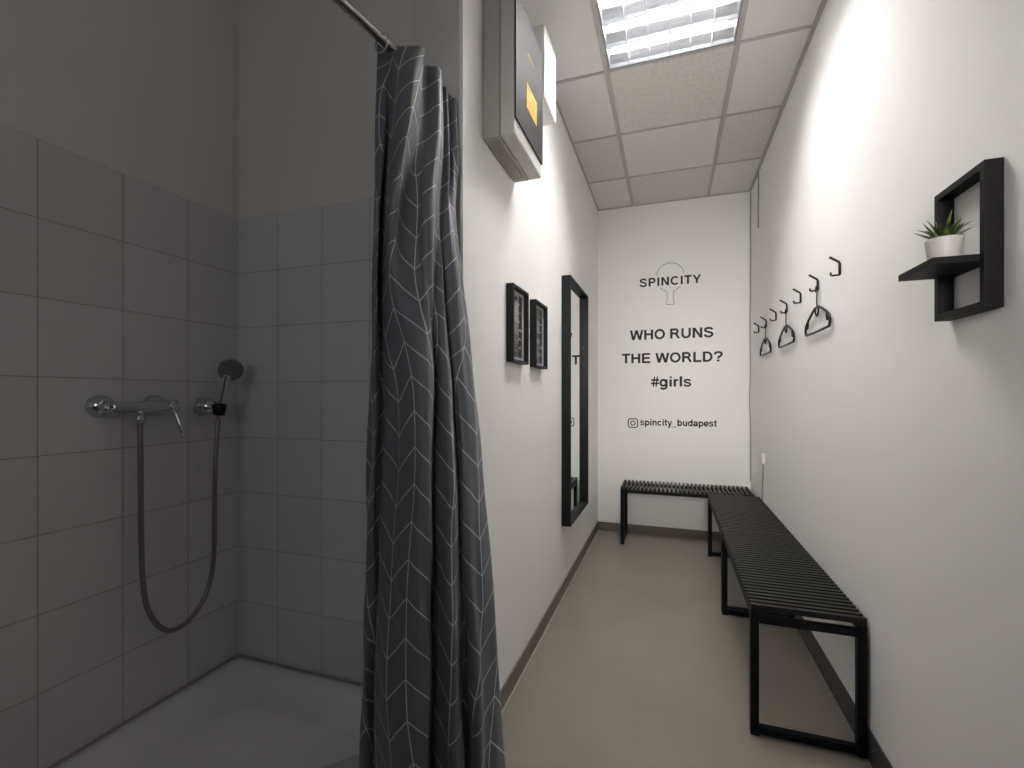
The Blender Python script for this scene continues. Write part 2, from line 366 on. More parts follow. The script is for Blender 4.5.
hp = [(MX, y_, z_) for y_, z_ in [(.955, 1.098), (.956, 1.02), (.957, .90), (.958, .778), (.961, .66), (.968, .575), (.983, .515), (1.015, .458), (1.054, .432), (1.107, .441), (1.155, .488), (1.183, .559), (1.193, .644), (1.195, .797), (1.198, .94), (1.206, 1.070), (1.210, 1.096)]]
hc = catmull(hp, 24)
rad = [.0072 + (.0007 if k % 2 else 0) for k in range(len(hc))]
tag(obj('shower_hose', sweep(bmesh.new(), hc, rad, 10), M['hose'], origin=(MX, .953, 1.11), smooth=True), 'steel shower hose looping down from the mixer and up to the bracket', 'hose')

br = thing('shower_bracket', 'chrome wall bracket holding the hand shower beside the shower corner', 'bracket', (SX + .006, 1.205, 1.135))
obj('wall_mount', lathe(bmesh.new(), (SX + .0055, 1.188, 1.142), Vector((1, .22, 0)), [(0, .030), (.006, .031), (.030, .028), (.052, .022), (.054, .015)], 28), M['chrome'], br, smooth=True)
obj('clamp', lathe(bmesh.new(), (MX - .001, 1.213, 1.112), Vector((0.10, 0.03, 1)), [(0, .0145), (0, .018), (.040, .0205), (.042, .0165)], 20), M['blackp'], br, smooth=True)
hs = thing('hand_shower', 'chrome hand shower with round dark spray face resting in its wall bracket', 'shower head', (MX, 1.211, 1.10))
h0 = Vector((MX, 1.211, 1.098)); h1 = Vector((MX + .026, 1.222, 1.252))
obj('handle', T(catmull([h0, h0.lerp(h1, .35), h0.lerp(h1, .7), h1], 6), [.0085 + .0004 * k for k in range(19)], 14), M['chrome'], hs, smooth=True)
nrm = Vector((0.90, -0.52, -0.30)).normalized(); hcx = Vector((MX + .034, 1.228, 1.272))
obj('head', lathe(bmesh.new(), hcx - nrm * .014, nrm, [(-.006, .008), (0, .026), (.008, .038), (.016, .041), (.020, .0405)], 30), M['chrome'], hs, smooth=True)
obj('spray_face', lathe(bmesh.new(), hcx + nrm * .0055, nrm, [(0, .0385), (.003, .0385), (.0035, .034), (.0045, .0)], 30), M['rubber'], hs, smooth=True)

# ------------------------------------------------------------------ curtain rod and curtain
def on_rod(y): return Vector((-0.641 - 0.171 * (SY - y), y, 2.090))
rod = thing('curtain_rod', 'metal shower curtain rod running overhead from the tiled corner wall', 'rod', on_rod(1.333))
rp0, rp1 = on_rod(1.325), on_rod(YF + 0.003)
obj('pole', T([rp0, rp1], .0115, 20), M['chromed'], rod, smooth=True)
for p, d in ((on_rod(1.309), 1), (rp1, -1)):
    obj('end_flange', lathe(bmesh.new(), p, (0, d, 0), [(-.012, .014), (-.002, .026), (0, .028), (.002, .028)], 20), M['chromed'], rod, smooth=True)

def ray(px, Y, z):
    a = (px - 512) / 463.85; dx = -math.sin(YAW) + a * math.cos(YAW); dy = math.cos(YAW) + a * math.sin(YAW)
    return Vector((dx / dy * Y, Y, z))
LV = [
 (2.090, [(377,1.04),(386,1.05),(394,1.04),(400,1.01),(413,1.02),(424,1.05),(417,1.10),(427,1.14),(437,1.155),(441,1.175),(430,1.21),(441,1.225),(447,1.24),(439,1.265),(450,1.275),(456,1.285)]),
 (1.86,  [(376,1.00),(384,1.00),(387,1.02),(398,.99),(410,.99),(418,1.04),(420,1.07),(428,1.09),(438,1.10),(443,1.14),(437,1.17),(444,1.18),(449,1.19),(444,1.23),(453,1.24),(458,1.255)]),
 (1.60,  [(374,.99),(379,.975),(378,1.03),(384,1.00),(392,.965),(402,1.02),(418,1.035),(424,1.02),(432,1.035),(436,1.09),(440,1.10),(440,1.13),(448,1.135),(453,1.15),(459,1.19),(454,1.23)]),
 (1.20,  [(370,1.01),(376,.985),(381,1.02),(386,1.00),(400,.985),(418,.955),(430,.975),(434,1.025),(432,1.045),(438,1.03),(449,1.03),(452,1.09),(458,1.08),(467,1.10),(474,1.15),(467,1.21)]),
 (0.75,  [(366,.97),(371,.955),(382,.985),(379,.97),(392,.93),(412,.905),(427,.925),(431,.975),(430,.99),(438,.965),(454,.96),(461,1.02),(468,1.00),(480,1.03),(490,1.08),(483,1.15)]),
 (0.42,  [(363,.94),(369,.93),(383,.98),(376,.93),(388,.88),(410,.865),(427,.89),(430,.945),(430,.96),(439,.93),(457,.915),(466,.98),(474,.945),(487,.975),(502,1.03),(496,1.10)]),
 (0.09,  [(361,.90),(368,.90),(386,.97),(377,.91),(391,.85),(411,.835),(426,.86),(430,.96),(430,.98),(440,.92),(459,.87),(470,.95),(479,.90),(493,.93),(512,.99),(506,1.07)]),
]
curt = thing('shower_curtain', 'grey shower curtain with white chevron lines bunched at the end of the rod', 'curtain', (-0.62, 1.10, 0.05))
NS = 8; NZ = 120
rowsC = []
ctl = [[ray(px, Y, z) for px, Y in L_] for z, L_ in LV]
cols = [[c for c in ctl_] for ctl_ in ctl]
# interpolate each control column smoothly in height, then across
def colpath(j):
    P = [ctl[i][j] for i in range(len(ctl))]
    return catmull(P, 16)
CP = [colpath(j) for j in range(len(ctl[0]))]
nz = len(CP[0]); bm = bmesh.new(); uvl = bm.loops.layers.uv.new('cloth')
import itertools
from mathutils import noise as mnoise
grid = []
for i in range(nz):
    row = catmull([CP[j][i] for j in range(len(CP))], NS)
    zt = 1.0 - i / (nz - 1)
    row = [p + Vector((mnoise.noise(Vector((k * .21, p.z * 5.0, 1.3))), mnoise.noise(Vector((k * .17, p.z * 4.0, 7.3))), 0)) * (.002 + .010 * (1 - zt)) for k, p in enumerate(row)]
    if i == 0:   # scalloped hem between the rings
        pass
    hem = [.018, .002, -.018, -.037, -.035, -.022, 0, .004, .006, 0, -.004, .002, .004, -.002, .004, 0]
    fall = max(0.0, 1 - (2.09 - row[0].z) / .22)
    row = [p + Vector((0, 0, fall * (hem[min(k // NS, 15)] * (1 - (k % NS) / NS) + hem[min(k // NS + 1, 15)] * ((k % NS) / NS)))) for k, p in enumerate(row)]
    grid.append(row)
arcs = []
for row in grid:      # cloth width measured along each level, from the crease in the middle
    arc = [0.0]
    for a, b2 in zip(row, row[1:]): arc.append(arc[-1] + (b2 - a).length)
    arcs.append([a - arc[7 * NS] for a in arc])
V = [[bm.verts.new(p) for p in row] for row in grid]
U0 = STRIP * 0.45
for i in range(nz - 1):
    for k in range(len(arc) - 1):
        f = bm.faces.new((V[i][k], V[i][k + 1], V[i + 1][k + 1], V[i + 1][k]))
        for lp, (ii, kk) in zip(f.loops, ((i, k), (i, k + 1), (i + 1, k + 1), (i + 1, k))):
            lp[uvl].uv = (arcs[ii][kk] + U0 + 20 * STRIP, grid[ii][kk].z)
cl = obj('fabric', bm, M['curtain'], curt, smooth=True)
md = cl.modifiers.new('cloth_thickness', 'SOLIDIFY'); md.thickness = 0.0012; md.offset = 0
for y in (1.015, 1.065, 1.115, 1.165, 1.205, 1.245, 1.28):
    c = on_rod(y); ang = random.uniform(-.3, .3)
    pts = [c + Vector((math.cos(t) * .021, math.sin(ang) * math.cos(t) * .021, math.sin(t) * .024 - .009)) for t in [2 * PI * k / 24 for k in range(24)]]
    rg = bpy.data.objects.new
    o = obj('curtain_ring', sweep(bmesh.new(), pts, .0026, 8, closed=True), M['ringm'], curt, smooth=True)

# ------------------------------------------------------------------ recessed ceiling lamp
lx0, lx1, ly0, ly1 = GX + .013, GX + .6 - .013, GY - .6 + .009, GY - .009
lamp = thing('ceiling_lamp', 'square recessed fluorescent ceiling lamp with mirrored louvre over the corridor', 'lamp', (GX + .3, GY - .3, H + .10))
b = bmesh.new()
box(b, lx0, lx1, ly0, ly1, H + .098, H + .102); box(b, lx0, lx0 + .004, ly0, ly1, H + .001, H + .098); box(b, lx1 - .004, lx1, ly0, ly1, H + .001, H + .098)
box(b, lx0 + .004, lx1 - .004, ly0, ly0 + .004, H + .001, H + .098); box(b, lx0 + .004, lx1 - .004, ly1 - .004, ly1, H + .001, H + .098)
obj('housing', b, M['housing'], lamp)
nrow = 4; rw = (ly1 - ly0 - .012) / nrow; yr = [ly0 + .006 + rw * k for k in range(nrow + 1)]
b = bmesh.new()
for k, y in enumerate(yr):     # long reflectors, wide above and narrow below
    top = .018
    prof = [(-.034, .048), (-.022, .034), (-.010, .016), (-.003, .002), (.003, .002), (.010, .016), (.022, .034), (.034, .048)]
    if k == 0: prof = [(max(0, q), z) for q, z in prof]
    if k == nrow: prof = [(min(0, q), z) for q, z in prof]
    A = [b.verts.new((lx0 + .006, y + q, H + z)) for q, z in prof]; Bq = [b.verts.new((lx1 - .006, y + q, H + z)) for q, z in prof]
    for i in range(len(prof) - 1): b.faces.new((A[i], A[i + 1], Bq[i + 1], Bq[i]))
obj('long_reflector', b, M['alu'], lamp)
nc = 6; cw = (lx1 - lx0 - .012) / nc
for k in range(0, nc + 1):
    b = bmesh.new(); x = lx0 + .006 + cw * k
    for a, c in zip(yr, yr[1:]):
        vv = [(a + .004, .003), (c - .004, .003), (c - .011, .016), (c - .031, .044), (a + .031, .044), (a + .011, .016)]
        lo = [b.verts.new((x - .0016, yy, H + z)) for yy, z in vv]; hi = [b.verts.new((x + .0016, yy, H + z)) for yy, z in vv]
        b.faces.new(lo[::-1]); b.faces.new(hi)
        for i in range(6): b.faces.new((lo[i], lo[(i + 1) % 6], hi[(i + 1) % 6], hi[i]))
    obj('louvre_blade', b, M['louv'], lamp)
for a, c in zip(yr, yr[1:]):
    y = (a + c) / 2
    tb = obj('fluorescent_tube', T([(lx0 + .030, y, H + .068), (lx1 - .045, y, H + .068)], .013, 14), M['tube'], lamp, smooth=True)
    for x, s in ((lx0 + .030, -1), (lx1 - .045, 1)):
        obj('end_cap', T([(x, y, H + .068), (x + s * .022, y, H + .068)], .0135, 14), M['chromed'], tb, smooth=True)

# ------------------------------------------------------------------ slatted benches
BW, BL, BH = 0.342, 0.957, 0.455
def make_bench(x0, y0, label):
    t = thing('slatted_bench', label, 'bench', (x0 + BW / 2, y0 + BL / 2, 0), 'black slatted benches along the changing room walls')
    b = bmesh.new(); n = 31; p = (BL - .019) / (n - 1)
    for k in range(n): box(b, x0 + .001, x0 + BW - .001, y0 + k * p, y0 + k * p + .0180, BH - .020, BH)
    obj('slatted_seat', b, M['slat'], t, bevel=.0015)
    for y in (y0, y0 + BL - .027):
        for x in (x0, x0 + BW - .027):
            obj('leg', B(x, x + .027, y, y + .027, 0.0, BH - .0205), M['black'], t, bevel=.002)
        obj('foot_rail', B(x0 + .0272, x0 + BW - .0272, y + .001, y + .026, .006, .031), M['black'], t, bevel=.002)
        obj('crossbar', B(x0 + .0272, x0 + BW - .0272, y + .001, y + .026, BH - .065, BH - .040), M['black'], t, bevel=.002)
    for x in (x0 + .001, x0 + BW - .026):
        obj('side_rail', B(x, x + .025, y0 + .0272, y0 + BL - .0272, BH - .045, BH - .0205), M['black'], t, bevel=.002)
    return t
bA = make_bench(0.266, 1.797, 'black slatted bench nearest the camera, beside the right wall')
bB = copy_tree(bA); bB.location.y += BL + .006; bB['label'] = 'black slatted bench along the right wall, between the near bench and the back-wall bench'
bC = copy_tree(bA); bC.rotation_euler.z = PI / 2; bC.location = (-.372 + BL / 2, YB - .012 - BW / 2, 0)
bC['label'] = 'black slatted bench standing across the back wall, under the wall lettering'

# ------------------------------------------------------------------ lean mirror on the left wall
my0, my1, mz0, mz1, mxo = 2.668, 3.290, .415, 1.885, -0.547
mir = thing('wall_mirror', 'tall mirror in a deep black box frame on the left wall', 'mirror', (XL, (my0 + my1) / 2, mz0))
def ring_frame(x0, x1, y0, y1, z0, z1, t):
    b = bmesh.new(); lo = [];
    for X in (x0, x1):
        o = [b.verts.new(p) for p in ((X, y0, z0), (X, y1, z0), (X, y1, z1), (X, y0, z1))]
        i = [b.verts.new(p) for p in ((X, y0 + t, z0 + t), (X, y1 - t, z0 + t), (X, y1 - t, z1 - t), (X, y0 + t, z1 - t))]
        lo.append((o, i))
        for k in range(4): b.faces.new((o[k], o[(k + 1) % 4], i[(k + 1) % 4], i[k]))
    for s in (0, 1):
        for k in range(4): b.faces.new((lo[0][s][k], lo[0][s][(k + 1) % 4], lo[1][s][(k + 1) % 4], lo[1][s][k]))
    return b
obj('frame', ring_frame(XL + .0005, mxo, my0, my1, mz0, mz1, .013), M['frame'], mir, bevel=.001)
obj('mirror_glass', B(mxo - .035, mxo - .031, my0 + .0131, my1 - .0131, mz0 + .0131, mz1 - .0131), M['mirror'], mir)

# ------------------------------------------------------------------ two framed prints
pm = [mat('print_paper', (0.24, 0.22, 0.205), .35, spec=.1), mat('print_dark', (.010, .0095, .0095), .35, spec=.1), mat('print_grey', (.10, .09, .085), .35, spec=.1),
      mat('print_blue', (.05, .09, .22), .35, spec=.1), mat('print_pale', (.36, .34, .33), .35, spec=.1), mat('print_white', (.40, .38, .365), .6)]
def framed(y0, y1, z0, z1, label, seed):
    random.seed(seed)
    t = thing('picture_frame', label, 'picture', (XL, (y0 + y1) / 2, z0), 'framed prints beside the mirror')
    obj('frame', ring_frame(XL + .0005, XL + .031, y0, y1, z0, z1, .011), M['frame'], t, bevel=.001)
    iy0, iy1, iz0, iz1 = y0 + .012, y1 - .012, z0 + .012, z1 - .012
    X = XL + .012
    obj('mount', B(XL + .004, X, iy0, iy1, iz0, iz1), pm[5], t)
    b = bmesh.new(); a0, a1, c0, c1 = iy0 + .016, iy1 - .030, iz0 + .012, iz1 - .014; xx = X + .0006
    def rect(u0, u1, v0, v1, mi, dx=0):
        y_0, y_1 = a0 + (a1 - a0) * u0, a0 + (a1 - a0) * u1; z_0, z_1 = c0 + (c1 - c0) * v0, c0 + (c1 - c0) * v1
        f = b.faces.new([b.verts.new(p) for p in ((xx + dx, y_0, z_0), (xx + dx, y_1, z_0), (xx + dx, y_1, z_1), (xx + dx, y_0, z_1))]); f.material_index = mi
    box(b, X + .0001, xx - .0001, a0, a1, c0, c1, 0)
    n = 9
    for k in range(n): rect(0, .72, k / n, (k + .9) / n, random.choice([0, 2, 0, 4, 2]), .0)
    rect(.68, 1, 0, 1, 1, .0001)
    for k in range(7): rect(.62 + random.random() * .1, .8 + random.random() * .2, k / 7, k / 7 + .012 + random.random() * .03, 4, .0002)
    if seed == 1: rect(0, .30, .80, .97, 3, .0002); rect(0, .55, .90, .97, 1, .0001); 
    else: rect(0, .25, .86, .97, 3, .0002)
    for k in range(5): rect(.05 + .13 * k, .11 + .13 * k, .28, .36, 1, .0002)
    for k in range(4): rect(.10 + .16 * k, .17 + .16 * k, .21, .26, 1, .0002)
    for k in range(5): rect(.02 + .15 * k, .12 + .15 * k, .02, .08, 3 if k % 2 else 1, .0002)
    rect(0, .9, .0, .015, 3, .0003)
    obj('photo_print', b, pm, t)
    return t
framed(1.697, 1.902, 1.312, 1.617, 'black framed photo collage print, the one nearer the shower curtain', 1)
framed(2.018, 2.226, 1.310, 1.617, 'black framed photo collage print, the one closer to the tall mirror', 2)

# ------------------------------------------------------------------ wall cabinets high on the left
cb = thing('electrical_cabinet', 'white wall cabinet with smoked dark door and yellow warning sticker, high on left wall', 'cabinet', (XL, 1.635, 2.06))
cy0, cy1, cz0, cz1, cxo = 1.456, 1.802, 2.050, 2.560, -0.488
b = B(XL + .0005, XL + .0626, cy0, cy1, cz0, cz1)
obj('back_box', b, M['cabinet'], cb, bevel=.005)
b = B(XL + .063, cxo, cy0 + .001, cy1 - .001, cz0 + .001, cz1 - .001)
obj('cover', b, M['cabinet2'], cb, bevel=.006)
obj('cable_entry_plate', B(XL + .012, XL + .050, cy0 + .03, cy1 - .03, cz0 - .004, cz0 - .0002), M['recess'], cb, bevel=.001)
dr = obj('door', B(cxo + .0002, cxo + .006, cy0 + .003, cy1 - .003, cz0 + .055, cz1 - .018), M['panel'], cb, bevel=.001)
obj('warning_sticker', B(cxo + .0062, cxo + .007, 1.578, 1.706, 2.207, 2.296), M['yellow'], dr)
b = bmesh.new(); X0 = cxo + .0071
fl = [(.012, .080), (.030, .060), (.022, .052), (.040, .030), (.030, .032), (.028, .022), (.038, .010), (.046, .024), (.036, .026), (.046, .040), (.030, .052), (.040, .080)]
b.faces.new([b.verts.new((X0 + .0002, 1.580 + u * .9, 2.207 + v)) for u, v in fl])
for k in range(4): box(b, X0, X0 + .0002, 1.636, 1.690, 2.225 + k * .016, 2.229 + k * .016)
obj('sticker_mark', b, M['red'], dr)
b = bmesh.new(); vv = [(1.585, 2.400), (1.590, 2.408), (1.675, 2.408), (1.670, 2.400)]
lo = [b.verts.new((cxo + .0062, y, z)) for y, z in vv]; hi = [b.verts.new((cxo + .0068, y, z)) for y, z in vv]
b.faces.new(lo[::-1]); b.faces.new(hi)
for i in range(4): b.faces.new((lo[i], lo[(i + 1) % 4], hi[(i + 1) % 4], hi[i]))
obj('maker_mark', b, M['ochre'], dr)
obj('screw', lathe(bmesh.new(), (cxo, 1.492, 2.086), (1, 0, 0), [(0, .004), (.0012, .004), (.0016, .002)], 12), M['chromed'], cb)
c2 = thing('distribution_box', 'plain white wall box mounted just beyond the dark-doored cabinet', 'box', (XL, 1.93, 2.40))
obj('back_box', B(XL + .0005, XL + .055, 1.832, 2.028, 2.400, 2.692), M['whitemet'], c2, bevel=.004)
obj('lid', B(XL + .0552, -0.482, 1.830, 2.030, 2.398, 2.694), M['whitemet'], c2, bevel=.003)

# ------------------------------------------------------------------ frame shelf with plant
sh = thing('frame_shelf', 'black square-framed wall shelf with a small ledge on the right wall', 'shelf', (XR, 1.25, 1.35))
obj('frame', ring_frame(.583, XR - .0005, 1.158, 1.340, 1.352, 1.643, .015), M['blackwood'], sh, bevel=.0008)
obj('ledge', B(.508, XR - .002, 1.1735, 1.3245, 1.448, 1.4625), M['blackwood'], sh, bevel=.0008)
pl = thing('potted_succulent', 'small spiky succulent in a white tapered pot on the shelf ledge', 'plant', (.5475, 1.222, 1.4625))
px_, py_, pz_ = .5475, 1.222, 1.463
obj('pot', lathe(bmesh.new(), (px_, py_, pz_), (0, 0, 1), [(0, .0), (0, .0245), (.002, .0255), (.043, .0305), (.047, .0308), (.0475, .0295), (.041, .0285), (.037, .0)], 40), M['pot'], pl, smooth=True)
obj('soil', lathe(bmesh.new(), (px_, py_, pz_ + .0375), (0, 0, 1), [(0, .0), (0, .0280), (.003, .0275), (.005, .0)], 24), M['soil'], pl, smooth=True)
b = bmesh.new(); random.seed(9)
def leaf(az, el, ln, wd):
    d = Vector((math.cos(az) * math.cos(el), math.sin(az) * math.cos(el), math.sin(el))); side = Vector((-math.sin(az), math.cos(az), 0)); up = d.cross(side) * -1
    base = Vector((px_, py_, pz_ + .043)) + Vector((math.cos(az), math.sin(az), 0)) * .004; rings = []
    for k in range(7):
        t = k / 6; c = base + d * ln * t + up * (.012 * t * t) * (1 if el > .9 else -.2); ww = wd * (1 - t ** 1.7) * (.75 + .5 * min(t * 3, 1)) + .0003
        rings.append([b.verts.new(c + side * ww), b.verts.new(c + up * ww * .15), b.verts.new(c - side * ww), b.verts.new(c - up * ww * .55)])
    for A, Bq in zip(rings, rings[1:]):
        for k in range(4): b.faces.new((A[k], A[(k + 1) % 4], Bq[(k + 1) % 4], Bq[k]))
    b.faces.new(rings[0][::-1]); b.faces.new(rings[-1])
for k in range(9): leaf(k * 2 * PI / 9 + .2, .42 + random.uniform(-.08, .15), random.uniform(.046, .056), .0062)
for k in range(7): leaf(k * 2 * PI / 7 + .5, .95 + random.uniform(-.1, .12), random.uniform(.050, .062), .0062)
for k in range(4): leaf(k * PI / 2, 1.3, random.uniform(.052, .062), .0055)
obj('leaves', b, M['leaf'], pl, smooth=True)

# ------------------------------------------------------------------ coat hooks and hangers
HY = [2.058, 2.333, 2.612, 2.895, 3.170, 3.475, 3.745]
nm = ['nearest to the frame shelf, empty', 'second from the frame shelf, holding the nearest hanger', 'third from the frame shelf, empty between two hangers', 'fourth from the frame shelf, holding the middle hanger',
      'fifth from the frame shelf, empty between the middle and far hangers', 'sixth from the frame shelf, holding the farthest hanger', 'closest to the back wall corner, holding nothing']
def make_hook(y, z):
    t = thing('coat_hook', '', 'hook', (XR, y, z), 'row of black coat hooks on the right wall')
    obj('wall_bar', T([(XR - .0065, y, z + .004), (XR - .0065, y, z + .047)], 0.0048, 10, ry=.0045), M['black'], t, smooth=True)
    obj('upper_arm', T([(XR - .0065, y, z + .044), (XR - .0095, y, z + .052), (XR - .040, y, z + .073)], .0045, 10, ry=.0045), M['black'], t, smooth=True)
    obj('lower_arm', T([(XR - .0065, y, z + .0035), (XR - .033, y, z + .002), (XR - .0355, y, z + .0045), (XR - .036, y, z + .014)], .0036, 8), M['black'], t, smooth=True)
    return t
hk = None
for i, y in enumerate(HY):
    z = 1.6335
    o = make_hook(y, z) if i == 0 else copy_tree(hk)
    if i == 0: hk = o
    o.location = (XR, y, z); o['label'] = 'black coat hook ' + nm[i]
def make_hanger(cx, cy, ztop):
    """hanger in the plane x = cx, hook loop top at ztop"""
    t = thing('clothes_hanger', '', 'hanger', (cx, cy, ztop), 'black hangers on the coat hooks')
    loop = [(cx, cy + .014 * math.cos(a) - .002, ztop - .014 + .014 * math.sin(a)) for a in [-.35 + k * (PI + .35) / 10 for k in range(11)]][::-1]
    loop = [(cx, cy - .016, ztop - .026)] + loop
    loop = [(p[0], 2 * cy - p[1], p[2]) for p in loop]
    stem = [(cx, cy - .001 + 0, ztop - .040), (cx, cy, ztop - .060), (cx, cy, ztop - .095)]
    obj('hook', T(catmull(loop + stem, 4), .0028, 8), M['blackp'], t, smooth=True)
    o_ = [(0, -.093), (.028, -.094), (.080, -.112), (.130, -.132), (.164, -.152), (.175, -.172), (.171, -.188), (.160, -.196), (.05, -.198)]
    pts = [(cx, cy + u, ztop + v) for u, v in o_] + [(cx, cy - u, ztop + v) for u, v in o_[1:]][::-1]
    obj('body', sweep(bmesh.new(), pts, .0054, 8, closed=True), M['blackp'], t, smooth=True)
    for s in (-1, 1):
        obj('strap_clip', T(catmull([(cx, cy + s * .132, ztop - .134), (cx, cy + s * .132, ztop - .152), (cx, cy + s * .140, ztop - .168), (cx, cy + s * .150, ztop - .160)], 5), .0036, 8), M['blackp'], t, smooth=True)
    obj('neck_loop', T(catmull([(cx, cy + .024, ztop - .098), (cx, cy + .015, ztop - .122), (cx, cy, ztop - .130), (cx, cy - .015, ztop - .122), (cx, cy - .024, ztop - .098)], 5), .0036, 8), M['blackp'], t, smooth=True)
    return t
hg = None
for i, (k, rz, l) in enumerate(((1, 3, 'hung second from the frame shelf, the nearest of the three hangers'), (3, 2, 'hung in the middle of the hook row, between the other two hangers'), (5, 38, 'hung farthest away, nearest the back corner'))):
    loc = (XR - .013, HY[k] - .012, 1.6545)
    o = make_hanger(*loc) if i == 0 else copy_tree(hg)
    if i == 0: hg = o
    o.location = loc; o.rotation_euler.z = 0; o['label'] = 'black plastic hanger ' + l

# ------------------------------------------------------------------ small fittings by the far right corner
so = thing('wall_socket', 'small white wall socket with cable on the right wall above the far bench', 'socket', (XR, 3.56, .72))
obj('casing', B(XR - .024, XR - .0005, 3.535, 3.585, .715, .785), M['whitepl'], so, bevel=.004)
obj('cable', T(catmull([(XR - .012, 3.56, .716), (XR - .009, 3.565, .64), (XR - .006, 3.60, .57), (XR - .006, 3.61, .47), (XR - .006, 3.61, .11)], 6), .004, 8), M['cable'], so, smooth=True)
tag(obj('corner_cable', T(catmull([(XR - .006, YB - .007, 2.80), (XR - .006, YB - .007, 2.3), (XR - .007, YB - .010, 2.0), (XR - .010, YB - .007, 1.7), (XR - .006, YB - .008, 1.4), (XR - .012, YB - .007, 1.15), (XR - .006, YB - .009, .9), (XR - .006, YB - .006, .5)], 8), .004, 8), M['cable'], origin=(XR - .006, YB - .007, .5), smooth=True),
    'thin pale cable running down the far right corner of the room', 'cable')
tag(obj('cable_conduit', T([(XR - .006, 3.765, 2.805), (XR - .006, 3.765, 2.40)], .0048, 8), M['cable'], origin=(XR - .006, 3.765, 2.40), smooth=True), 'short thin conduit dropping from the ceiling on the right wall', 'conduit')

